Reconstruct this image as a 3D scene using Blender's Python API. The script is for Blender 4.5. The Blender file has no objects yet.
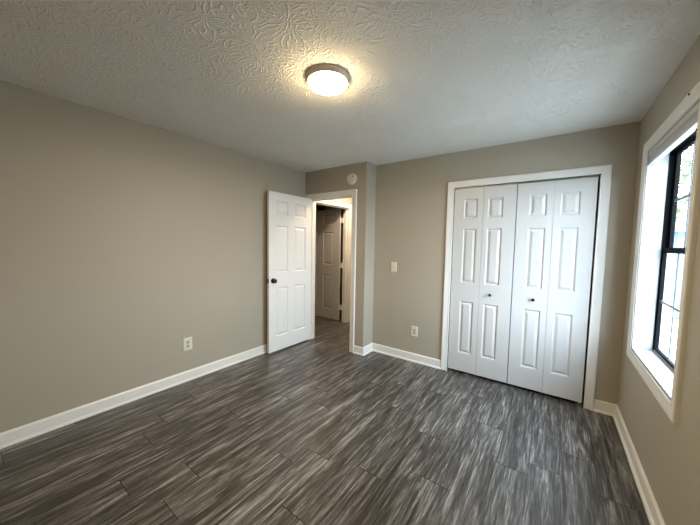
import bpy, bmesh, math, random
from mathutils import Vector, Matrix
random.seed(7)
S = bpy.context.scene
COL = S.collection
PI = math.pi

# ------------------------------------------------------------------ camera
H = 2.44
CAM = Vector((-0.5038, -3.2313, 1.4213))
yaw, pit, rol = -0.6226, -0.0649, 0.0186
fw = Vector((math.sin(yaw)*math.cos(pit), math.cos(yaw)*math.cos(pit), math.sin(pit)))
rt = fw.cross(Vector((0, 0, 1))).normalized()
up = rt.cross(fw)
rt, up = rt*math.cos(rol)+up*math.sin(rol), up*math.cos(rol)-rt*math.sin(rol)
cd = bpy.data.cameras.new('camera')
cd.sensor_width = 36
cd.lens = 283.994/700*36
cd.clip_start = 0.02
cam = bpy.data.objects.new('camera', cd)
COL.objects.link(cam)
M = Matrix((rt, up, -fw)).transposed().to_4x4()
M.translation = CAM
cam.matrix_world = M
S.camera = cam

# ------------------------------------------------------------------ world, light, exposure
S.view_settings.view_transform = 'Standard'
S.view_settings.look = 'None'
S.view_settings.gamma = 1
S.view_settings.use_curve_mapping = False
S.view_settings.exposure = -0.08
SKY_STRENGTH = 34.0
LAMP_STRENGTH = 104.0
LAMP_DOWN_WATTS = 22.0
LAMP_COLOR = (1.0, 0.77, 0.43)
HALL_WATTS = 300.0
w = bpy.data.worlds.new('overcast_sky')
S.world = w
w.use_nodes = True
nt = w.node_tree
bg = nt.nodes['Background']
bg.inputs['Strength'].default_value = SKY_STRENGTH
tc = nt.nodes.new('ShaderNodeTexCoord')
sx = nt.nodes.new('ShaderNodeSeparateXYZ')
nt.links.new(tc.outputs['Generated'], sx.inputs[0])
rp = nt.nodes.new('ShaderNodeValToRGB')
rp.color_ramp.elements[0].position = 0.0
rp.color_ramp.elements[0].color = (0.74, 0.86, 1.0, 1)
rp.color_ramp.elements[1].position = 0.7
rp.color_ramp.elements[1].color = (0.62, 0.80, 1.0, 1)
nt.links.new(sx.outputs['Z'], rp.inputs[0])
nt.links.new(rp.outputs[0], bg.inputs['Color'])

# window opening (in the right wall, whose room face is x = 0)
WY0, WY1, WZ0, WZ1 = -0.347, -1.254, 0.688, 2.112      # far, near, bottom, top
pl = bpy.data.lights.new('window_portal', 'AREA')
pl.shape = 'RECTANGLE'
pl.size = 0.95
pl.size_y = 1.46
pl.cycles.is_portal = True
po = bpy.data.objects.new('window_portal', pl)
COL.objects.link(po)
po.location = (0.19, (WY0+WY1)/2, (WZ0+WZ1)/2)
po.rotation_euler = (0, PI/2, 0)
po.rotation_euler = Vector((1, 0, 0)).to_track_quat('Z', 'Y').to_euler()
ADDED_HALL_LAMP = (-2.98, 0.45, 2.36)

# ------------------------------------------------------------------ materials
def mat(name, color, rough=0.5, metal=0.0, spec=0.5):
    m = bpy.data.materials.new(name)
    m.use_nodes = True
    b = m.node_tree.nodes['Principled BSDF']
    b.inputs['Base Color'].default_value = (*color, 1)
    b.inputs['Roughness'].default_value = rough
    b.inputs['Metallic'].default_value = metal
    b.inputs['Specular IOR Level'].default_value = spec
    return m

class NT:
    """small node helper"""
    def __init__(self, m):
        self.t = m.node_tree
        self.b = self.t.nodes['Principled BSDF']
    def n(self, kind, **kw):
        x = self.t.nodes.new(kind)
        for k, v in kw.items():
            setattr(x, k, v)
        return x
    def l(self, a, b):
        self.t.links.new(a, b)
    def math(self, op, a, b=None, c=None, clamp=False):
        x = self.n('ShaderNodeMath', operation=op, use_clamp=clamp)
        for i, v in enumerate((a, b, c)):
            if v is None:
                continue
            if isinstance(v, (int, float)):
                x.inputs[i].default_value = v
            else:
                self.l(v, x.inputs[i])
        return x.outputs[0]
    def noise(self, vec, scale, detail=3, rough=0.5, dist=0.0):
        x = self.n('ShaderNodeTexNoise')
        x.inputs['Scale'].default_value = scale
        x.inputs['Detail'].default_value = detail
        x.inputs['Roughness'].default_value = rough
        x.inputs['Distortion'].default_value = dist
        self.l(vec, x.inputs['Vector'])
        return x.outputs[0]
    def mapping(self, vec, scale=(1, 1, 1), loc=(0, 0, 0)):
        x = self.n('ShaderNodeMapping')
        x.inputs['Scale'].default_value = scale
        x.inputs['Location'].default_value = loc
        self.l(vec, x.inputs['Vector'])
        return x.outputs[0]
    def ramp(self, fac, stops):
        x = self.n('ShaderNodeValToRGB')
        e = x.color_ramp.elements
        while len(e) < len(stops):
            e.new(0.5)
        for i, (p, c) in enumerate(stops):
            e[i].position = p
            e[i].color = (*c, 1) if len(c) == 3 else c
        self.l(fac, x.inputs[0])
        return x.outputs[0]
    def bump(self, h, strength, dist):
        x = self.n('ShaderNodeBump')
        x.inputs['Strength'].default_value = strength
        x.inputs['Distance'].default_value = dist
        self.l(h, x.inputs['Height'])
        self.l(x.outputs[0], self.b.inputs['Normal'])

def wall_mat():
    m = mat('greige_wall_paint', (0.410, 0.368, 0.298), 0.55, 0, 0.3)
    k = NT(m)
    g = k.n('ShaderNodeNewGeometry')
    h = k.noise(g.outputs['Position'], 130, 2, 0.5)
    h2 = k.noise(g.outputs['Position'], 9, 2, 0.5)
    k.bump(k.math('ADD', h, k.math('MULTIPLY', h2, 1.5)), 0.12, 0.003)
    return m

def ceiling_mat():
    m = mat('stomped_ceiling_texture', (0.83, 0.80, 0.74), 0.8, 0, 0.2)
    k = NT(m)
    g = k.n('ShaderNodeNewGeometry')
    pos = g.outputs['Position']
    warp = k.n('ShaderNodeTexNoise')
    warp.inputs['Scale'].default_value = 5
    k.l(pos, warp.inputs['Vector'])
    wv = k.n('ShaderNodeVectorMath', operation='MULTIPLY_ADD')
    wv.inputs[1].default_value = (0.09, 0.09, 0)
    k.l(warp.outputs['Color'], wv.inputs[0])
    k.l(pos, wv.inputs[2])
    def layer(scale, off, spokes):
        p = k.mapping(wv.outputs[0], (scale, scale, 0), off)
        v = k.n('ShaderNodeTexVoronoi', voronoi_dimensions='2D', feature='F1')
        v.inputs['Scale'].default_value = 1.0
        k.l(p, v.inputs['Vector'])
        d = k.n('ShaderNodeVectorMath', operation='SUBTRACT')
        k.l(p, d.inputs[0])
        k.l(v.outputs['Position'], d.inputs[1])
        s = k.n('ShaderNodeSeparateXYZ')
        k.l(d.outputs[0], s.inputs[0])
        ang = k.math('ARCTAN2', s.outputs[1], s.outputs[0])
        n1 = k.noise(p, 4.0, 2, 0.5)
        rad = v.outputs['Distance']
        ph = k.math('ADD', k.math('MULTIPLY', ang, spokes), k.math('MULTIPLY', n1, 12.0))
        st = k.math('SINE', ph)
        st = k.math('POWER', k.math('MAXIMUM', st, 0.0), 2.2)
        # strokes break up along their length and fade at the brush rim
        n2 = k.noise(p, 7.0, 1, 0.5)
        br = k.math('MULTIPLY', k.math('SUBTRACT', n2, 0.40), 6.0, clamp=True)
        inn = k.math('MULTIPLY', rad, 7.0, clamp=True)
        out = k.math('MULTIPLY', k.math('SUBTRACT', 0.85, rad), 3.0, clamp=True)
        return k.math('MULTIPLY', k.math('MULTIPLY', st, br), k.math('MULTIPLY', inn, out))
    a = layer(4.3, (0, 0, 0), 21)
    b = layer(5.0, (3.3, 7.7, 0), 18)
    hh = k.math('MAXIMUM', a, b)
    fine = k.noise(pos, 60, 3, 0.6)
    hh = k.math('ADD', hh, k.math('MULTIPLY', fine, 0.25))
    k.bump(hh, 0.9, 0.0045)
    return m

def floor_mat():
    m = mat('grey_wood_planks', (0.1, 0.1, 0.1), 0.42, 0, 0.75)
    k = NT(m)
    uv = k.n('ShaderNodeUVMap')
    uv.uv_map = 'grain'
    u = uv.outputs[0]                      # x: along the plank (m), y: across (m)
    at = k.n('ShaderNodeAttribute', attribute_name='tone')
    tone = at.outputs['Fac']
    broad = k.noise(k.mapping(u, (1.7, 21, 1)), 1.0, 6, 0.66, 0.9)
    mid = k.noise(k.mapping(u, (4.0, 70, 1), (3, 5, 0)), 1.0, 4, 0.6, 1.0)
    fine = k.noise(k.mapping(u, (8, 260, 1), (9, 1, 0)), 1.0, 3, 0.6, 0.3)
    cut = k.noise(k.mapping(u, (6, 60, 1), (17, 3, 0)), 1.0, 4, 0.7, 1.8)
    saw = k.noise(k.mapping(u, (120, 12, 1), (1, 8, 0)), 1.0, 2, 0.5, 0.5)
    f = k.math('ADD', k.math('MULTIPLY', broad, 1.55), k.math('MULTIPLY', mid, 1.1))
    f = k.math('ADD', f, k.math('MULTIPLY', fine, 0.65))
    f = k.math('ADD', f, k.math('MULTIPLY', saw, 0.10))
    f = k.math('ADD', f, k.math('MULTIPLY', tone, 0.10))
    f = k.math('SUBTRACT', f, 1.26)
    dark = k.math('MULTIPLY', k.math('SUBTRACT', 0.37, cut), 5.0, clamp=True)
    f = k.math('SUBTRACT', f, k.math('MULTIPLY', dark, 0.42))
    c = k.ramp(f, [(0.20, (0.016, 0.0135, 0.012)), (0.40, (0.048, 0.042, 0.037)),
                   (0.56, (0.096, 0.089, 0.083)), (0.74, (0.205, 0.199, 0.192)), (0.92, (0.37, 0.365, 0.36))])
    k.l(c, k.b.inputs['Base Color'])
    r = k.math('ADD', 0.42, k.math('MULTIPLY', mid, -0.16))
    k.l(r, k.b.inputs['Roughness'])
    k.bump(k.math('ADD', k.math('MULTIPLY', mid, 0.6), k.math('MULTIPLY', fine, 0.4)), 0.25, 0.002)
    return m

def white_mat(name, col, rough, grain=0.0):
    m = mat(name, col, rough, 0, 0.45)
    if grain:
        k = NT(m)
        tcn = k.n('ShaderNodeTexCoord')
        h = k.noise(k.mapping(tcn.outputs['Object'], (240, 240, 7)), 1.0, 3, 0.6, 0.4)
        k.bump(h, grain, 0.0015)
    return m

MW = wall_mat()
MC = ceiling_mat()
MF = floor_mat()
MGAP = mat('plank_joint_dark', (0.012, 0.010, 0.009), 0.9)
MT = white_mat('white_trim_paint', (0.77, 0.755, 0.72), 0.32)
MD = white_mat('white_door_paint', (0.77, 0.765, 0.75), 0.38, 0.25)
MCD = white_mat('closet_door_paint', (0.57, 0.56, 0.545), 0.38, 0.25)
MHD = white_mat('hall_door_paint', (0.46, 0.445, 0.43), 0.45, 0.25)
MSASH = mat('black_window_frame', (0.006, 0.006, 0.007), 0.75, 0, 0.04)
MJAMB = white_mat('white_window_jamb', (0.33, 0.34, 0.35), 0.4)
MSILLTR = mat('tan_sill_track', (0.25, 0.21, 0.17), 0.5)
MGRILLE = mat('grey_glazing_bar', (0.06, 0.065, 0.075), 0.4)
MBRONZE = mat('aged_bronze', (0.045, 0.030, 0.020), 0.32, 0.85)
MPEWTER = mat('dark_pewter', (0.05, 0.05, 0.055), 0.25, 0.9)
MNICKEL = mat('brushed_nickel', (0.78, 0.64, 0.50), 0.42, 0.2)
MSTEEL = mat('dull_steel', (0.30, 0.29, 0.27), 0.4, 0.9)
MPLATE = mat('ivory_plastic', (0.70, 0.665, 0.58), 0.35)
MPLATE2 = mat('off_white_plastic', (0.66, 0.65, 0.60), 0.35)
MREC = mat('grey_ivory_receptacle', (0.46, 0.44, 0.385), 0.35)
MSLOT = mat('dark_slot', (0.02, 0.02, 0.02), 0.6)
MSMOKE = mat('cream_detector_plastic', (0.70, 0.66, 0.57), 0.45)
MBLIND = mat('pale_grey_vinyl', (0.62, 0.60, 0.57), 0.45)
MHW = mat('cream_hall_paint', (0.62, 0.55, 0.45), 0.55, 0, 0.3)
MSUB = mat('subfloor', (0.05, 0.045, 0.04), 0.9)

def glass_mat():
    m = bpy.data.materials.new('clear_window_glass')
    m.use_nodes = True
    t = m.node_tree
    t.nodes.remove(t.nodes['Principled BSDF'])
    o = t.nodes['Material Output']
    a = t.nodes.new('ShaderNodeBsdfTransparent')
    a.inputs[0].default_value = (0.93, 0.95, 0.95, 1)
    g = t.nodes.new('ShaderNodeBsdfGlossy')
    g.inputs['Roughness'].default_value = 0.02
    f = t.nodes.new('ShaderNodeFresnel')
    f.inputs[0].default_value = 1.45
    x = t.nodes.new('ShaderNodeMixShader')
    gb = t.nodes.new('ShaderNodeNewGeometry')
    fm = t.nodes.new('ShaderNodeMath')
    fm.operation = 'MULTIPLY_ADD'          # front faces reflect, the inside of the sheet does not
    fm.inputs[1].default_value = -1.0
    t.links.new(gb.outputs['Backfacing'], fm.inputs[0])
    fm.inputs[2].default_value = 1.0
    fx = t.nodes.new('ShaderNodeMath')
    fx.operation = 'MULTIPLY'
    t.links.new(f.outputs[0], fx.inputs[0])
    t.links.new(fm.outputs[0], fx.inputs[1])
    t.links.new(fx.outputs[0], x.inputs[0])
    t.links.new(a.outputs[0], x.inputs[1])
    t.links.new(g.outputs[0], x.inputs[2])
    t.links.new(x.outputs[0], o.inputs[0])
    return m
MGLASS = glass_mat()

def glow_mat(name, color, strength):
    m = mat(name, (0.9, 0.85, 0.75), 0.4)
    b = m.node_tree.nodes['Principled BSDF']
    b.inputs['Emission Color'].default_value = (*color, 1)
    b.inputs['Emission Strength'].default_value = strength
    return m

# ------------------------------------------------------------------ mesh helpers
def link(name, bm, m, parent=None, smooth=False, angle=None):
    me = bpy.data.meshes.new(name)
    bmesh.ops.recalc_face_normals(bm, faces=bm.faces)
    bm.to_mesh(me)
    bm.free()
    for mm in (m if isinstance(m, (list, tuple)) else [m]):
        me.materials.append(mm)
    if smooth:
        me.shade_smooth()
        if angle:
            me.set_sharp_from_angle(angle=math.radians(angle))
    o = bpy.data.objects.new(name, me)
    COL.objects.link(o)
    if parent:
        o.parent = parent
    return o

def tag(o, label, cat, kind=None, group=None):
    o['label'] = label
    o['category'] = cat
    if kind:
        o['kind'] = kind
    if group:
        o['group'] = group
    return o

def empty(name, loc=(0, 0, 0), rotz=0.0):
    o = bpy.data.objects.new(name, None)
    COL.objects.link(o)
    o.empty_display_size = 0.1
    o.location = loc
    o.rotation_euler = (0, 0, rotz)
    return o

def box(bm, x0, x1, y0, y1, z0, z1, bev=0.0):
    x0, x1 = min(x0, x1), max(x0, x1)
    y0, y1 = min(y0, y1), max(y0, y1)
    z0, z1 = min(z0, z1), max(z0, z1)
    r = bmesh.ops.create_cube(bm, size=1)
    vs = r['verts']
    for v in vs:
        v.co = Vector(((x0+x1)/2+v.co.x*(x1-x0), (y0+y1)/2+v.co.y*(y1-y0), (z0+z1)/2+v.co.z*(z1-z0)))
    if bev:
        es = list({e for v in vs for e in v.link_edges})
        bmesh.ops.bevel(bm, geom=es, offset=bev, segments=2, affect='EDGES', profile=0.5)

def lathe(bm, prof, M4=None, n=40):
    """prof: (r, h) pairs, spun about local z, then moved by M4"""
    rings = []
    for r, h in prof:
        if r < 1e-6:
            rings.append([bm.verts.new((0, 0, h))])
        else:
            rings.append([bm.verts.new((r*math.cos(2*PI*i/n), r*math.sin(2*PI*i/n), h)) for i in range(n)])
    vs = [v for g in rings for v in g]
    for a, b in zip(rings, rings[1:]):
        for i in range(n):
            j = (i+1) % n
            q = []
            for v in (a[i % len(a)], a[j % len(a)], b[j % len(b)], b[i % len(b)]):
                if v not in q:
                    q.append(v)
            if len(q) > 2:
                try:
                    bm.faces.new(q)
                except ValueError:
                    pass
    if M4 is not None:
        for v in vs:
            v.co = M4 @ v.co
    return vs

def frame_at(origin, axis, upv=(0, 0, 1)):
    """matrix whose local z is AXIS, local y near UPV"""
    z = Vector(axis).normalized()
    u = Vector(upv)
    if abs(z.dot(u)) > 0.99:
        u = Vector((0, 1, 0))
    x = u.cross(z).normalized()
    y = z.cross(x)
    m = Matrix((x, y, z)).transposed().to_4x4()
    m.translation = Vector(origin)
    return m

# casing: mitred moulding round an opening. prof = (outward offset, thickness)
CAS = [(0.0, 0.0), (0.0, 0.010), (0.004, 0.0125), (0.010, 0.0125), (0.014, 0.0105), (0.020, 0.011), (0.042, 0.016),
       (0.052, 0.0195), (0.062, 0.0195), (0.067, 0.017), (0.069, 0.013), (0.069, 0.0)]
def casing_bm(a0, a1, b0, b1, place, closed=False, prof=CAS):
    """opening a0..a1 by b0..b1 in the wall's plane; place(a, b, v) gives the point"""
    bm = bmesh.new()
    if closed:
        path = [(a0, b0, -1, -1), (a0, b1, -1, 1), (a1, b1, 1, 1), (a1, b0, 1, -1)]
    else:
        path = [(a0, b0, -1, 0), (a0, b1, -1, 1), (a1, b1, 1, 1), (a1, b0, 1, 0)]
    rings = [[bm.verts.new(place(a+sa*u, b+sb*u, v)) for u, v in prof] for a, b, sa, sb in path]
    segs = list(zip(rings, rings[1:]))
    if closed:
        segs.append((rings[-1], rings[0]))
    for r0, r1 in segs:
        for i in range(len(prof)):
            j = (i+1) % len(prof)
            bm.faces.new((r0[i], r0[j], r1[j], r1[i]))
    if not closed:
        bm.faces.new(rings[0])
        bm.faces.new(list(reversed(rings[-1])))
    return bm

# baseboard with shoe moulding: (offset from the wall, height)
BASE = [(0, 0), (0.026, 0), (0.026, 0.006), (0.023, 0.013), (0.017, 0.018), (0.0125, 0.019), (0.0125, 0.074), (0.0115, 0.080),
        (0.0135, 0.083), (0.0125, 0.090), (0.008, 0.097), (0.005, 0.101), (0, 0.102)]
def baseboard_bm(pts):
    """pts: (x, y) along the wall foot, with the room on the left hand; mitred at corners"""
    bm = bmesh.new()
    P = [Vector(p) for p in pts]
    rings = []
    for i, p in enumerate(P):
        nrm = []
        if i > 0:
            d = (P[i]-P[i-1]).normalized()
            nrm.append(Vector((-d.y, d.x)))
        if i < len(P)-1:
            d = (P[i+1]-P[i]).normalized()
            nrm.append(Vector((-d.y, d.x)))
        if len(nrm) == 2:
            m = (nrm[0]+nrm[1])
            m = m/(1+nrm[0].dot(nrm[1]))
        else:
            m = nrm[0]
        rings.append([bm.verts.new((p.x+m.x*o, p.y+m.y*o, h)) for o, h in BASE])
    n = len(BASE)
    for r0, r1 in zip(rings, rings[1:]):
        for i in range(n):
            j = (i+1) % n
            bm.faces.new((r0[i], r0[j], r1[j], r1[i]))
    bm.faces.new(rings[0])
    bm.faces.new(list(reversed(rings[-1])))
    return bm

# moulded panel door leaf: x 0..w, front face at y = 0 facing -y, back at y = t, z 0..h
RING = [(0.0, 0.0), (0.004, 0.0015), (0.012, 0.0115), (0.018, 0.0115), (0.024, 0.0085), (0.040, 0.0015)]
def leaf_bm(w_, h_, t_, panels, z0=0.0, ring=RING):
    bm = bmesh.new()
    xs = sorted({0.0, w_} | {round(v, 5) for p in panels for v in p[:2]})
    zs = sorted({0.0, h_} | {round(v, 5) for p in panels for v in p[2:]})
    cache = {}
    def V(x, y, z):
        key = (round(x, 5), round(y, 5), round(z, 5))
        if key not in cache:
            cache[key] = bm.verts.new((x, y, z+z0))
        return cache[key]
    for side in (0, 1):
        Y = (lambda d: d) if side == 0 else (lambda d: t_-d)
        for xa, xb in zip(xs, xs[1:]):
            for za, zb in zip(zs, zs[1:]):
                cx, cz = (xa+xb)/2, (za+zb)/2
                if any(p[0] < cx < p[1] and p[2] < cz < p[3] for p in panels):
                    continue
                bm.faces.new((V(xa, Y(0), za), V(xb, Y(0), za), V(xb, Y(0), zb), V(xa, Y(0), zb)))
        for p0, p1, q0, q1 in panels:
            prev = None
            for o, d in ring:
                c = [V(p0+o, Y(d), q0+o), V(p1-o, Y(d), q0+o), V(p1-o, Y(d), q1-o), V(p0+o, Y(d), q1-o)]
                if prev:
                    for i in range(4):
                        j = (i+1) % 4
                        bm.faces.new((prev[i], prev[j], c[j], c[i]))
                prev = c
            bm.faces.new(prev)
    for a, b in zip(xs, xs[1:]):
        for z in (0.0, h_):
            bm.faces.new((V(a, 0, z), V(b, 0, z), V(b, t_, z), V(a, t_, z)))
    for a, b in zip(zs, zs[1:]):
        for x in (0.0, w_):
            bm.faces.new((V(x, 0, a), V(x, 0, b), V(x, t_, b), V(x, t_, a)))
    return bm

# ------------------------------------------------------------------ the room shell
XL = -3.481            # left wall face
YE = -0.227            # entry wall face
XR = -2.431            # face of the short return beside the closet wall
YB = -3.95             # back wall face
EO0, EO1, EH = -3.396, -2.633, 2.052     # entry opening
HO0, HO1, HH = -0.032, 0.868, 2.052       # hall doorway (y), in the left wall
CO0, CO1, CH = -1.430, -0.219, 2.054     # closet opening
WT = 0.122
HYE = 3.1              # far end of the hall
SIDE = -5.2            # far wall of the dark side room

# floor: one mesh of planks laid along y, with thin dark joints
def floor_bm():
    bm = bmesh.new()
    tone = bm.faces.layers.float.new('tone')
    uvl = bm.loops.layers.uv.new('grain')
    PW, PL, G = 0.178, 1.22, 0.0014
    seams = {-8: -2.72, -7: -2.427, -5: -2.006, -1: -1.211, 0: -1.607, 1: -0.81, 2: -1.20, 4: -0.815}
    n0 = int(math.floor((SIDE-0.1+1.013)/PW))
    n1 = int(math.ceil((0.05+1.013)/PW))
    rnd = random.Random(5)
    for n in range(n0, n1+1):
        x0 = -1.013+(n-0.5)*PW
        x1 = x0+PW
        x1 = min(x1, 0.1)
        if x1 <= x0:
            continue
        s = seams.get(n, rnd.uniform(-2.2, -1.0))
        y = s-PL*6
        while y < HYE+0.2:
            ya, yb = max(y, YB-0.1), min(y+PL, HYE+0.1)
            y += PL
            if yb-ya < 0.01:
                continue
            vs = [bm.verts.new(p) for p in ((x0+G*.4, ya+G, 0), (x1-G*.4, ya+G, 0), (x1-G*.4, yb-G, 0), (x0+G*.4, yb-G, 0))]
            f = bm.faces.new(vs)
            f[tone] = rnd.random()
            ou, ov = rnd.uniform(0, 60), rnd.uniform(0, 60)
            for lp in f.loops:
                lp[uvl].uv = (lp.vert.co.y+ou, lp.vert.co.x+ov)
    # dark bed under the planks
    box(bm, SIDE-0.12, 0.15, YB-0.12, HYE+0.12, -0.06, -0.0012)
    for f in bm.faces:
        if any(v.co.z < -0.0005 for v in f.verts):
            f.material_index = 1
    return bm
fl = link('floor', floor_bm(), [MF, MGAP])
tag(fl, 'dark grey-brown wood plank floor running toward the closet wall', 'floor', 'structure')

bm = bmesh.new()
box(bm, SIDE-0.12, 0.15, YB-0.12, HYE+0.12, H, H+0.12)
tag(link('ceiling', bm, MC), 'off-white ceiling with a brushed crow-foot texture', 'ceiling', 'structure')

bm = bmesh.new()
box(bm, XL-WT, XL, YB-0.12, HO0, 0, H)
box(bm, XL-WT, XL, HO1, HYE, 0, H)
box(bm, XL-WT, XL, HO0, HO1, HH, H)
tag(link('wall_left', bm, MW), 'long plain greige wall behind the open white door', 'wall', 'structure')

bm = bmesh.new()
box(bm, XL, EO0, YE, YE+WT, 0, H)
box(bm, EO1, XR, YE, YE+WT, 0, H)
box(bm, EO0, EO1, YE, YE+WT, EH, H)
tag(link('wall_entry', bm, MW), 'short greige wall around the open doorway, under the smoke detector', 'wall', 'structure')

bm = bmesh.new()
box(bm, XR-WT, XR, YE+WT, HYE, 0, H)
tag(link('wall_return', bm, MW), 'narrow return wall between the doorway and the closet wall', 'wall', 'structure')

bm = bmesh.new()
box(bm, XR, CO0, 0, WT, 0, H)
box(bm, CO1, 0, 0, WT, 0, H)
box(bm, CO0, CO1, 0, WT, CH, H)
tag(link('wall_far', bm, MW), 'greige wall that holds the double closet doors', 'wall', 'structure')

bm = bmesh.new()
box(bm, 0, 0.15, YB-0.12, WY1, 0, H)
box(bm, 0, 0.15, WY0, 0.85, 0, H)
box(bm, 0, 0.15, WY1, WY0, 0, WZ0)
box(bm, 0, 0.15, WY1, WY0, WZ1, H)
tag(link('wall_right', bm, MW), 'greige wall with the black-framed window in it', 'wall', 'structure')

bm = bmesh.new()
box(bm, XL, 0, YB-0.12, YB, 0, H)
tag(link('wall_back', bm, MW), 'greige wall opposite the closet doors', 'wall', 'structure')

bm = bmesh.new()
box(bm, XL, XR-WT, HYE, HYE+0.12, 0, H)
tag(link('wall_hall_end', bm, MHW), 'cream end wall of the hall beyond the doorway', 'wall', 'structure')

bm = bmesh.new()
box(bm, XR, 0.0, 0.73, 0.85, 0, H)
tag(link('wall_closet_back', bm, MW), 'dark back wall inside the closet', 'wall', 'structure')

bm = bmesh.new()
box(bm, SIDE-0.12, SIDE, -0.9, 2.2, 0, H)
box(bm, SIDE, XL-WT, -1.02, -0.9, 0, H)
box(bm, SIDE, XL-WT, 2.2, 2.32, 0, H)
tag(link('wall_side_room', bm, MW), 'walls of the unlit room behind the hall door', 'wall', 'structure')

# baseboards (room on the left hand while walking the points)
CW = 0.069
def skirting(name, pts, label):
    return tag(link(name, baseboard_bm(pts), MT, smooth=True, angle=25), label, 'baseboard', 'structure')
skirting('baseboard_left', [(XL, YE-0.002), (XL, YB)], 'white baseboard along the long wall behind the open door')
skirting('baseboard_back', [(XL, YB), (0, YB)], 'white baseboard along the wall opposite the closet')
skirting('baseboard_right', [(0, YB), (0, 0), (CO1+CW, 0)], 'white baseboard under the window, turning to the closet casing')
skirting('baseboard_far', [(CO0-CW, 0), (XR, 0), (XR, YE), (EO1+CW, YE)], 'white baseboard between the closet casing and the doorway')
skirting('baseboard_hall', [(XL, HYE), (XL, HO1+CW)], 'white baseboard in the hall beyond the doorway')

# chair rail in the hall
bm = bmesh.new()
prof = [(0, 0.935), (0.010, 0.938), (0.012, 0.955), (0.020, 0.968), (0.022, 0.985), (0.012, 0.992), (0, 0.995)]
ra = [bm.verts.new((XL+o, HO1+CW, z)) for o, z in prof]
rb = [bm.verts.new((XL+o, HYE, z)) for o, z in prof]
for i in range(len(prof)-1):
    bm.faces.new((ra[i], ra[i+1], rb[i+1], rb[i]))
bm.faces.new(ra)
bm.faces.new(rb)
tag(link('trim_chair_rail', bm, MT), 'white chair rail on the hall wall beyond the doorway', 'chair rail', 'structure')

# door frames: casing (both faces where seen) and jamb with stop
def jamb_bm(a0, a1, b1, d0, d1, place, stop_at, sgn=1):
    """flat jamb boards lining an opening; place(a, b, d)"""
    bm = bmesh.new()
    T = 0.012
    def pb(a_, b_, c_, d_, e_, f_):
        p, q = place(a_, c_, e_), place(b_, d_, f_)
        box(bm, p[0], q[0], p[1], q[1], p[2], q[2])
    pb(a0, a0+T, 0, b1, d0, d1)
    pb(a1-T, a1, 0, b1, d0, d1)
    pb(a0+T, a1-T, b1-T, b1, d0, d1)
    if stop_at is not None:
        s0, s1 = stop_at
        pb(a0+T, a0+T+0.011, 0, b1-T, s0, s1)
        pb(a1-T-0.011, a1-T, 0, b1-T, s0, s1)
        pb(a0+T+0.011, a1-T-0.011, b1-T-0.011, b1-T, s0, s1)
    return bm

# trim_1: the entry doorway
t1 = empty('trim_1', (0, 0, 0))
tag(t1, 'white casing and jamb around the open doorway to the hall', 'door frame', 'structure')
link('jamb', jamb_bm(EO0, EO1, EH, YE, YE+WT, lambda a, b, d: (a, d, b), (YE+0.040, YE+0.075)), MT, t1)
link('casing', casing_bm(EO0+0.004, EO1-0.004, 0, EH-0.004, lambda a, b, v: (max(a, XL+0.001), YE-v, b)), MT, t1, True, 25)
link('casing', casing_bm(EO0+0.004, EO1-0.004, 0, EH-0.004, lambda a, b, v: (max(a, XL+0.001), YE+WT+v, b)), MT, t1, True, 25)
bm = bmesh.new()
box(bm, EO1-0.0125, EO1-0.0115, YE+0.008, YE+0.034, 0.90, 0.96)
link('strike_plate', bm, MBRONZE, t1)

# trim_2: hall doorway in the left wall
t2 = empty('trim_2')
tag(t2, 'white casing and jamb around the dark doorway in the hall', 'door frame', 'structure')
link('jamb', jamb_bm(HO0, HO1, HH, XL-WT, XL, lambda a, b, d: (d, a, b), (XL-0.075, XL-0.045)), MT, t2)
link('casing', casing_bm(HO0+0.004, HO1-0.004, 0, HH-0.004, lambda a, b, v: (XL+v, a, b)), MT, t2, True, 25)

# trim_3: closet casing and jamb
t3 = empty('trim_3')
tag(t3, 'white casing and jamb around the double closet doors', 'door frame', 'structure')
link('jamb', jamb_bm(CO0-0.012, CO1+0.012, CH+0.012, 0, WT, lambda a, b, d: (a, d, b), None), MT, t3)
link('casing', casing_bm(CO0, CO1, 0, CH, lambda a, b, v: (a, -v, b)), MT, t3, True, 25)
bm = bmesh.new()
box(bm, CO0+0.002, CO1-0.002, 0.022, 0.048, CH-0.016, CH)
link('track', bm, MSTEEL, t3)
for xx in (CO0+0.004, CO1-0.060):
    bm = bmesh.new()
    box(bm, xx, xx+0.056, 0.016, 0.050, 0.0, 0.004)
    box(bm, xx+0.018, xx+0.038, 0.024, 0.040, 0.004, 0.030)
    link('pivot_bracket', bm, MSTEEL, t3)

# ------------------------------------------------------------------ doors
def round_knob(parent, m, origin, axis, r=0.027, proj=0.055):
    bm = bmesh.new()
    F = frame_at(origin, axis)
    lathe(bm, [(0, 0), (0.033, 0), (0.033, 0.004), (0.028, 0.009), (0.014, 0.011), (0.0115, 0.020), (0.012, 0.028),
               (0.020, 0.033), (r, 0.042), (r*0.98, 0.050), (r*0.8, proj), (r*0.45, proj+0.004), (0, proj+0.005)], F, 32)
    return link('knob', bm, m, parent, True, 40)

def hinge(parent, x, y, z, m):
    bm = bmesh.new()
    lathe(bm, [(0, 0), (0.0065, 0), (0.0065, 0.088), (0.004, 0.092), (0, 0.092)], Matrix.Translation((x, y, z-0.045)), 14)
    return bm

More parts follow.
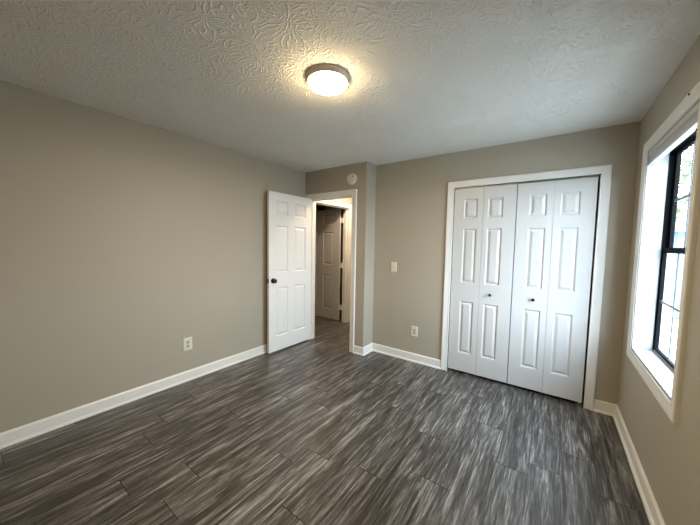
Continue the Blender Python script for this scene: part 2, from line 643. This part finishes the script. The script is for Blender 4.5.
# door_1: the open bedroom door. Local x runs from the latch edge to the hinge edge; local -y is the face we see
A, B = Vector((-3.369, -0.963)), Vector((-3.357, -0.232))
dvec = (B-A)
DW = dvec.length
ang = math.atan2(dvec.y, dvec.x)
d1 = empty('door_1', (A.x, A.y, 0), ang)
tag(d1, 'open white six-panel door standing against the long wall', 'door', 'structure')
ps = []
for x0, x1 in ((0.110, 0.312), (0.421, 0.628)):
    for z0, z1 in ((0.190, 0.830), (1.017, 1.622), (1.752, 1.930)):
        ps.append((x0, x1, z0, z1))
link('door_leaf', leaf_bm(DW, 2.036, 0.035, ps, 0.018), MD, d1)
round_knob(d1, MBRONZE, (0.062, 0.0, 0.940), (0, -1, 0))
round_knob(d1, MBRONZE, (0.062, 0.035, 0.940), (0, 1, 0))
bm = bmesh.new()
box(bm, -0.0015, 0.0005, 0.006, 0.029, 0.911, 0.969)
box(bm, -0.011, 0.0, 0.011, 0.024, 0.930, 0.950, 0.002)
link('latch', bm, MBRONZE, d1)
for z in (0.25, 1.05, 1.83):
    bm = hinge(d1, DW+0.004, 0.037, z, MSTEEL)
    box(bm, DW, DW+0.0015, 0.004, 0.034, z-0.045, z+0.045)
    link('hinge', bm, MSTEEL, d1)

# door_2 / door_3: the two bifold closet doors
def bifold(name, label, x0, xf, x1, pan_l, pan_r, knob_x, knob_leaf):
    d = empty(name, (0, 0, 0))
    tag(d, label, 'closet door', 'structure')
    zb, zt = 0.030, 2.036
    zp = ((0.235, 0.818), (1.020, 1.610), (1.718, 1.926))
    t_ = 0.030
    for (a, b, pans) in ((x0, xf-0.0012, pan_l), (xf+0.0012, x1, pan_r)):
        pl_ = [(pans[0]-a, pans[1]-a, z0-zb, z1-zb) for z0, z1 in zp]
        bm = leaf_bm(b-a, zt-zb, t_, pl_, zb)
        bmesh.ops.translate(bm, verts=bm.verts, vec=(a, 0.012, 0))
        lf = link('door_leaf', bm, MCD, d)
        if (knob_leaf == 'l') == (a == x0):
            bm = bmesh.new()
            F = frame_at((knob_x, 0.012, 0.918), (0, -1, 0))
            lathe(bm, [(0, 0), (0.008, 0), (0.007, 0.003), (0.0055, 0.010), (0.008, 0.014), (0.0145, 0.019), (0.0155, 0.024),
                       (0.012, 0.029), (0.006, 0.0315), (0, 0.032)], F, 24)
            link('knob', bm, MPEWTER, lf, True, 40)
    for z in (0.30, 1.05, 1.80):
        bm = bmesh.new()
        box(bm, xf-0.03, xf+0.03, 0.042, 0.0438, z-0.03, z+0.03)
        lathe(bm, [(0, 0), (0.004, 0), (0.004, 0.06), (0, 0.06)], Matrix.Translation((xf, 0.0465, z-0.03)), 10)
        link('hinge', bm, MSTEEL, d)
    return d
bifold('door_2', 'white bifold closet door nearer the open doorway, small dark knob', -1.426, -1.130, -0.831,
       (-1.325, -1.184), (-1.087, -0.944), -1.024, 'r')
bifold('door_3', 'white bifold closet door nearer the window, small dark knob', -0.824, -0.530, -0.232,
       (-0.722, -0.580), (-0.481, -0.336), -0.646, 'l')

# door_4: the hall door, swung into the unlit room
HX, HY = XL-WT-0.055, 0.828
d4 = empty('door_4', (HX-0.865, HY, 0), 0.0)
tag(d4, 'greyish six-panel door opened into the unlit room off the hall', 'door', 'structure')
ps = []
for x0, x1 in ((0.130, 0.345), (0.480, 0.722)):
    for z0, z1 in ((0.190, 0.830), (1.017, 1.622), (1.752, 1.930)):
        ps.append((x0, x1, z0, z1))
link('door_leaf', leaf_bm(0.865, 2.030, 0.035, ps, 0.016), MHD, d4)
for z in (0.26, 1.03, 1.84):
    bm = hinge(d4, 0.870, 0.030, z, MT)
    box(bm, 0.865, 0.930, 0.022, 0.027, z-0.045, z+0.045)
    link('hinge', bm, MT, d4)

# ------------------------------------------------------------------ window_1
w1 = empty('window_1', (0, 0, 0))
tag(w1, 'double-hung window with black sashes, set deep in a white reveal', 'window', 'structure')
link('casing', casing_bm(WY1, WY0, WZ0, WZ1, lambda a, b, v: (-v, a, b), True), MT, w1, True, 25)
# reveal boards
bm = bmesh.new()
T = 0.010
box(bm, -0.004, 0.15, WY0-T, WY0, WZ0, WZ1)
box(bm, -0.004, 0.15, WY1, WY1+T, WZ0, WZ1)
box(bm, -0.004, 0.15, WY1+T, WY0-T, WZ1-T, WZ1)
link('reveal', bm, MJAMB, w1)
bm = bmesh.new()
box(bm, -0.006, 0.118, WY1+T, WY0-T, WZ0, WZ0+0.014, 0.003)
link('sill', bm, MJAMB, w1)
ya, yb = WY1+T, WY0-T             # clear width of the reveal
za, zb = WZ0+0.014, WZ1-T
bm = bmesh.new()
box(bm, 0.100, 0.156, ya, yb, za-0.014, za+0.008)
box(bm, 0.104, 0.112, ya, yb, za+0.010, za+0.016)
link('sill_track', bm, MSILLTR, w1)
bm = bmesh.new()                  # fixed black frame / tracks
for y0, y1 in ((ya, ya+0.007), (yb-0.007, yb)):
    box(bm, 0.100, 0.128, y0, y1, za+0.002, zb)
box(bm, 0.100, 0.146, ya+0.007, yb-0.007, zb-0.014, zb)
box(bm, 0.112, 0.140, ya+0.007, yb-0.007, za+0.002, za+0.012)
link('window_frame', bm, MSASH, w1)
zm = 1.418
def sash(name, x0, x1, z0, z1, stile, rail_b, rail_t, barcol):
    y0, y1 = ya+0.008, yb-0.008
    bm = bmesh.new()
    box(bm, x0, x1, y0, y0+stile, z0, z1)
    box(bm, x0, x1, y1-stile, y1, z0, z1)
    box(bm, x0, x1, y0+stile, y1-stile, z0, z0+rail_b)
    box(bm, x0, x1, y0+stile, y1-stile, z1-rail_t, z1)
    s = link(name, bm, MSASH, w1)
    gy0, gy1, gz0, gz1 = y0+stile, y1-stile, z0+rail_b, z1-rail_t
    xm = (x0+x1)/2
    bm = bmesh.new()
    box(bm, xm-0.002, xm+0.002, gy0-0.004, gy1+0.004, gz0-0.004, gz1+0.004)
    link('glass_pane', bm, MGLASS, s)
    bm = bmesh.new()
    for i in (1, 2):
        yy = gy0+(gy1-gy0)*i/3
        box(bm, xm-0.007, xm-0.0025, yy-0.007, yy+0.007, gz0, gz1)
    zz = (gz0+gz1)/2
    box(bm, xm-0.0072, xm-0.0024, gy0, gy1, zz-0.007, zz+0.007)
    link('glazing_bars', bm, barcol, s)
    return s
ls = sash('lower_sash', 0.106, 0.125, za+0.012, zm+0.016, 0.015, 0.018, 0.034, MGRILLE)
us = sash('upper_sash', 0.127, 0.146, zm-0.016, zb-0.014, 0.034, 0.034, 0.026, MGRILLE)
bm = bmesh.new()
ymid = (ya+yb)/2
box(bm, 0.108, 0.134, ymid-0.03, ymid+0.03, zm+0.016, zm+0.022)
lathe(bm, [(0, 0), (0.011, 0), (0.011, 0.010), (0, 0.012)], Matrix.Translation((0.120, ymid, zm+0.022)), 16)
box(bm, 0.112, 0.118, ymid-0.002, ymid+0.038, zm+0.024, zm+0.032)
link('sash_lock', bm, MSASH, ls)
# little leftover fixings on the casing
for (p, ax) in (((-0.0195, -1.288, 1.955), (-1, 0, 0)), ((-0.0195, -1.15, 2.166), (-1, 0, 0))):
    bm = bmesh.new()
    lathe(bm, [(0, 0), (0.006, 0), (0.0055, 0.003), (0.003, 0.0042), (0, 0.0045)], frame_at(p, ax), 14)
    link('screw', bm, MSLOT, w1, True, 40)
bm = bmesh.new()
box(bm, -0.016, 0.0, WY0+0.069, WY0+0.084, 2.128, 2.150, 0.002)
link('curtain_bracket', bm, MT, w1)

# raised mini blind: headrail, stacked slats, bottom rail, cords
bl = empty('window_blind', (0.02, (ya+yb)/2, zb))
tag(bl, 'pale grey mini blind pulled up tight at the top of the window', 'blind')
def local(bm):
    bmesh.ops.translate(bm, verts=bm.verts, vec=-bl.location)
    return bm
bm = bmesh.new()
box(bm, -0.002, 0.036, ya+0.003, yb-0.003, zb-0.030, zb, 0.002)
link('headrail', local(bm), MBLIND, bl)
ns = 9
for i in range(ns):
    z = zb-0.034-i*0.0042
    bm = bmesh.new()
    n = 6
    pts = []
    for j in range(n+1):
        u = j/n
        pts.append((0.003+0.028*u, z+0.0022*math.sin(PI*u)))
    top0 = [bm.verts.new((x, ya+0.006, zz)) for x, zz in pts]
    top1 = [bm.verts.new((x, yb-0.006, zz)) for x, zz in pts]
    bo0 = [bm.verts.new((x, ya+0.006, zz-0.0012)) for x, zz in pts]
    bo1 = [bm.verts.new((x, yb-0.006, zz-0.0012)) for x, zz in pts]
    for j in range(n):
        bm.faces.new((top0[j], top0[j+1], top1[j+1], top1[j]))
        bm.faces.new((bo0[j], bo1[j], bo1[j+1], bo0[j+1]))
        bm.faces.new((top0[j], bo0[j], bo0[j+1], top0[j+1]))
        bm.faces.new((top1[j], top1[j+1], bo1[j+1], bo1[j]))
    bm.faces.new((top0[0], top1[0], bo1[0], bo0[0]))
    bm.faces.new((top0[n], bo0[n], bo1[n], top1[n]))
    link('slat', local(bm), MBLIND, bl, True, 40)
bm = bmesh.new()
box(bm, 0.000, 0.034, ya+0.004, yb-0.004, zb-0.088, zb-0.0725, 0.003)
link('bottom_rail', local(bm), MBLIND, bl)

# ------------------------------------------------------------------ ceiling lamp
LX, LY = -1.692, -1.846
lamp = empty('ceiling_lamp', (LX, LY, H))
tag(lamp, 'round flush ceiling lamp, lit frosted dome in a brushed nickel rim', 'lamp')
bm = bmesh.new()
lathe(bm, [(0, 0), (0.132, 0), (0.1325, -0.006), (0.131, -0.010), (0.1295, -0.011), (0.129, -0.014), (0.125, -0.027), (0.122, -0.031),
           (0.1195, -0.031), (0.1195, -0.026)], None, 64)
link('rim', bm, MNICKEL, lamp, True, 35)
bm = bmesh.new()
lathe(bm, [(0.1192, -0.027)]+[(0.1192*math.cos(t), -0.030-0.046*math.sin(t)) for t in [PI/2*i/12 for i in range(13)]], None, 64)
link('glass_dome', bm, glow_mat('lit_frosted_glass', LAMP_COLOR, LAMP_STRENGTH), lamp, True)

ll = bpy.data.lights.new('bulb', 'AREA')
ll.shape = 'DISK'
ll.size = 0.14
ll.energy = LAMP_DOWN_WATTS
ll.color = LAMP_COLOR
lo = bpy.data.objects.new('bulb', ll)
COL.objects.link(lo)
lo.parent = lamp
lo.location = (0, 0, -0.080)

# hall lamp: out of view, added as a light source for the hall
hl = empty('added_hall_lamp', (ADDED_HALL_LAMP[0], ADDED_HALL_LAMP[1], H))
tag(hl, 'small round unseen lamp added on the hall ceiling to light the hall', 'lamp')
bm = bmesh.new()
lathe(bm, [(0, 0), (0.11, 0), (0.112, -0.008), (0.10, -0.024), (0.095, -0.024)], None, 40)
link('rim', bm, MNICKEL, hl, True, 35)
bm = bmesh.new()
lathe(bm, [(0.095, -0.020)]+[(0.095*math.cos(t), -0.024-0.045*math.sin(t)) for t in [PI/2*i/8 for i in range(9)]], None, 40)
link('glass_dome', bm, glow_mat('added_hall_lamp_glass', (1.0, 0.80, 0.58), HALL_WATTS), hl, True)

# ------------------------------------------------------------------ smoke detector
sd = empty('smoke_detector', (-2.648, YE, 2.250))
tag(sd, 'round cream smoke detector on the wall above the doorway casing', 'smoke detector')
F = frame_at((0, 0, 0), (0, -1, 0))
bm = bmesh.new()
lathe(bm, [(0, 0), (0.070, 0), (0.070, 0.009), (0.067, 0.011), (0, 0.011)], F, 48)
link('mounting_plate', bm, MSMOKE, sd, True, 35)
bm = bmesh.new()
lathe(bm, [(0, 0.011), (0.064, 0.011), (0.064, 0.022), (0.060, 0.031), (0.050, 0.036), (0.034, 0.037), (0.032, 0.035), (0.027, 0.035),
           (0.025, 0.038), (0, 0.040)], F, 48)
cv = link('cover', bm, MSMOKE, sd, True, 35)
bm = bmesh.new()
lathe(bm, [(0, 0.034), (0.0085, 0.034), (0.008, 0.0395), (0, 0.040)], F @ Matrix.Translation((0.030, 0.026, 0)), 18)
link('indicator_lens', bm, MSLOT, cv, True, 35)
bm = bmesh.new()
lathe(bm, [(0, 0.038), (0.014, 0.038), (0.014, 0.0415), (0.012, 0.0425), (0, 0.0425)], F @ Matrix.Translation((-0.004, -0.002, 0)), 24)
link('test_button', bm, MPLATE, cv, True, 35)
bm = bmesh.new()
for i in range(28):
    a = 2*PI*i/28
    m4 = F @ Matrix.Rotation(a, 4, 'Z')
    r0 = len(bm.verts)
    box(bm, 0.0615, 0.0648, -0.0022, 0.0022, 0.0135, 0.0205)
    bm.verts.ensure_lookup_table()
    for v in bm.verts[r0:]:
        v.co = m4 @ v.co
link('vent_slots', bm, MREC, cv)

# ------------------------------------------------------------------ switch and outlets
def plate_bm(w_, h_, t_=0.006):
    bm = bmesh.new()
    a = [bm.verts.new((sx_*w_/2, sz*h_/2, 0)) for sx_, sz in ((-1, -1), (1, -1), (1, 1), (-1, 1))]
    b = [bm.verts.new((sx_*w_/2, sz*h_/2, t_*0.5)) for sx_, sz in ((-1, -1), (1, -1), (1, 1), (-1, 1))]
    c = [bm.verts.new((sx_*(w_/2-0.006), sz*(h_/2-0.006), t_)) for sx_, sz in ((-1, -1), (1, -1), (1, 1), (-1, 1))]
    for p, q in ((a, b), (b, c)):
        for i in range(4):
            j = (i+1) % 4
            bm.faces.new((p[i], p[j], q[j], q[i]))
    bm.faces.new(c)
    bm.faces.new(list(reversed(a)))
    return bm
def xf(bm, F):
    for v in bm.verts:
        v.co = F @ v.co
    return bm
def screw(parent, F, x, y):
    bm = bmesh.new()
    lathe(bm, [(0, 0.006), (0.004, 0.006), (0.0035, 0.0074), (0, 0.0078)], None, 12)
    bmesh.ops.translate(bm, verts=bm.verts, vec=(x, y, 0))
    link('screw', xf(bm, F), MPLATE2, parent, True, 40)

# light switch on the closet wall
F = frame_at((0, 0, 0), (0, -1, 0))
sw = empty('light_switch', (-2.141, 0.0, 1.142))
tag(sw, 'ivory toggle light switch on the wall beside the closet', 'light switch')
link('cover_plate', xf(plate_bm(0.080, 0.126), F), MPLATE, sw)
bm = bmesh.new()
box(bm, -0.006, 0.006, -0.013, 0.013, 0.005, 0.0075)
link('toggle_slot', xf(bm, F), MREC, sw)
bm = bmesh.new()
vs = [bm.verts.new(p) for p in ((-0.0045, -0.008, 0.006), (0.0045, -0.008, 0.006), (0.0045, 0.004, 0.006), (-0.0045, 0.004, 0.006),
                                (-0.0038, 0.004, 0.017), (0.0038, 0.004, 0.017), (0.0038, 0.010, 0.015), (-0.0038, 0.010, 0.015))]
for q in ((0, 1, 5, 4), (4, 5, 6, 7), (2, 3, 7, 6), (1, 2, 6, 5), (3, 0, 4, 7), (3, 2, 1, 0)):
    bm.faces.new([vs[i] for i in q])
link('toggle', xf(bm, F), MPLATE, sw)
screw(sw, F, 0, 0.030)
screw(sw, F, 0, -0.030)

# outlet below it
oc = empty('wall_outlet', (-1.837, 0.0, 0.374))
tag(oc, 'off-white rectangular outlet low on the wall beside the closet casing', 'outlet')
link('cover_plate', xf(plate_bm(0.086, 0.126), F), MPLATE2, oc)
bm = bmesh.new()
box(bm, -0.0165, 0.0165, -0.0335, 0.0335, 0.004, 0.0075, 0.001)
rc = link('receptacle', xf(bm, F), MREC, oc)
bm = bmesh.new()
for s in (-1, 1):
    y = s*0.018
    box(bm, -0.0075, -0.0055, y-0.004, y+0.005, 0.0070, 0.0078)
    box(bm, 0.0055, 0.0075, y-0.004, y+0.004, 0.0070, 0.0078)
    lathe(bm, [(0, 0.0070), (0.0025, 0.0070), (0.0025, 0.0078), (0, 0.0078)], Matrix.Translation((0, y-0.010, 0)), 10)
link('slots', xf(bm, F), MSLOT, rc)
screw(oc, F, 0, 0.048)
screw(oc, F, 0, -0.048)

# duplex outlet on the long wall
F = frame_at((0, 0, 0), (1, 0, 0))
ol = empty('wall_outlet', (XL, -1.888, 0.376))
tag(ol, 'ivory duplex outlet low on the long bare wall', 'outlet')
link('cover_plate', xf(plate_bm(0.084, 0.130), F), MPLATE, ol)
for s in (-1, 1):
    bm = bmesh.new()
    lathe(bm, [(0, 0.004), (0.0175, 0.004), (0.0175, 0.0075), (0.0165, 0.0082), (0, 0.0082)], Matrix.Translation((0, s*0.0195, 0)), 28)
    for v in bm.verts:
        v.co.y = s*0.0195+max(-0.0135, min(0.0135, v.co.y-s*0.0195))
    rc = link('receptacle', xf(bm, F), MREC, ol)
    bm = bmesh.new()
    y = s*0.0195+0.002
    box(bm, -0.0075, -0.0053, y-0.004, y+0.005, 0.0078, 0.0086)
    box(bm, 0.0053, 0.0075, y-0.004, y+0.004, 0.0078, 0.0086)
    lathe(bm, [(0, 0.0078), (0.0027, 0.0078), (0.0027, 0.0086), (0, 0.0086)], Matrix.Translation((0, y-0.009, 0)), 10)
    link('slots', xf(bm, F), MSLOT, rc)
screw(ol, F, 0, 0.0)

# ------------------------------------------------------------------ outdoors, seen through the window
GZ = -0.55
mg = mat('pale_driveway', (0.10, 0.105, 0.11), 0.9)
k = NT(mg)
g = k.n('ShaderNodeNewGeometry')
k.l(k.ramp(k.noise(g.outputs['Position'], 0.8, 5, 0.6), [(0.3, (0.26, 0.26, 0.25)), (0.7, (0.36, 0.36, 0.34))]), k.b.inputs['Base Color'])
bm = bmesh.new()
box(bm, 0.3, 40, -20, 60, GZ-0.2, GZ)
tag(link('ground', bm, mg), 'pale paved ground outside the window', 'ground', 'structure')

ms = mat('pale_blue_siding', (0.12, 0.145, 0.165), 0.8)
k = NT(ms)
g = k.n('ShaderNodeNewGeometry')
s3 = k.n('ShaderNodeSeparateXYZ')
k.l(g.outputs['Position'], s3.inputs[0])
k.bump(k.math('FRACT', k.math('MULTIPLY', s3.outputs[2], 5.0)), 0.6, 0.03)
mr = mat('grey_roof_shingles', (0.08, 0.085, 0.09), 0.9)
mwd = mat('house_window_glass', (0.07, 0.09, 0.105), 0.5)
hs = empty('neighbouring_house', (5.2, 13.0, GZ))
tag(hs, 'pale blue sided house seen through the window panes', 'house')
bm = bmesh.new()
box(bm, -4.0, 5.0, 0, 7, 0, 2.7)
link('walls', bm, ms, hs)
bm = bmesh.new()
vs = [bm.verts.new(p) for p in ((-4.4, -0.5, 2.65), (5.4, -0.5, 2.65), (5.4, 7.5, 2.65), (-4.4, 7.5, 2.65), (-4.4, 3.5, 4.4), (5.4, 3.5, 4.4))]
for q in ((0, 1, 5, 4), (2, 3, 4, 5), (0, 4, 3), (1, 2, 5), (3, 2, 1, 0)):
    bm.faces.new([vs[i] for i in q])
link('roof', bm, mr, hs)
for x in (-3.0, -1.2, 1.2):
    bm = bmesh.new()
    box(bm, x-0.55, x+0.55, -0.05, 0.02, 0.9, 2.2)
    box(bm, x-0.48, x+0.48, -0.06, -0.05, 0.97, 2.13)
    for f in bm.faces:
        if all(v.co.y < -0.049 for v in f.verts):
            f.material_index = 1
    link('house_window', bm, [MT, mwd], hs)

mlf = mat('yellow_green_leaves', (0.13, 0.14, 0.06), 0.7)
mbk = mat('grey_bark', (0.05, 0.042, 0.035), 0.9)
tr = empty('leafy_tree', (2.55, 8.8, GZ))
tag(tr, 'pale yellow-green tree seen through the upper window panes', 'tree')
bm = bmesh.new()
lathe(bm, [(0.16, 0), (0.12, 0.6), (0.10, 1.8), (0.07, 3.0), (0.03, 4.2), (0, 4.3)], None, 12)
link('trunk', bm, mbk, tr, True)
bm = bmesh.new()
rnd = random.Random(3)
cl = [(rnd.gauss(0, 0.65), rnd.gauss(0, 0.65), 3.9+rnd.gauss(0, 0.75), rnd.uniform(0.35, 0.6)) for _ in range(26)]
for cx, cy, cz, r in cl:
    for _ in range(110):
        d = Vector((rnd.gauss(0, 1), rnd.gauss(0, 1), rnd.gauss(0, 1))).normalized()*r*rnd.uniform(0.5, 1.0)
        c = Vector((cx, cy, cz))+d
        a = Vector((rnd.gauss(0, 1), rnd.gauss(0, 1), rnd.gauss(0, 1))).normalized()
        b = a.cross(Vector((rnd.gauss(0, 1), rnd.gauss(0, 1), rnd.gauss(0, 1)))).normalized()
        s = rnd.uniform(0.05, 0.09)
        bm.faces.new([bm.verts.new(c+a*s), bm.verts.new(c+b*s*0.5), bm.verts.new(c-a*s), bm.verts.new(c-b*s*0.5)])
fo = link('foliage', bm, mlf, tr)
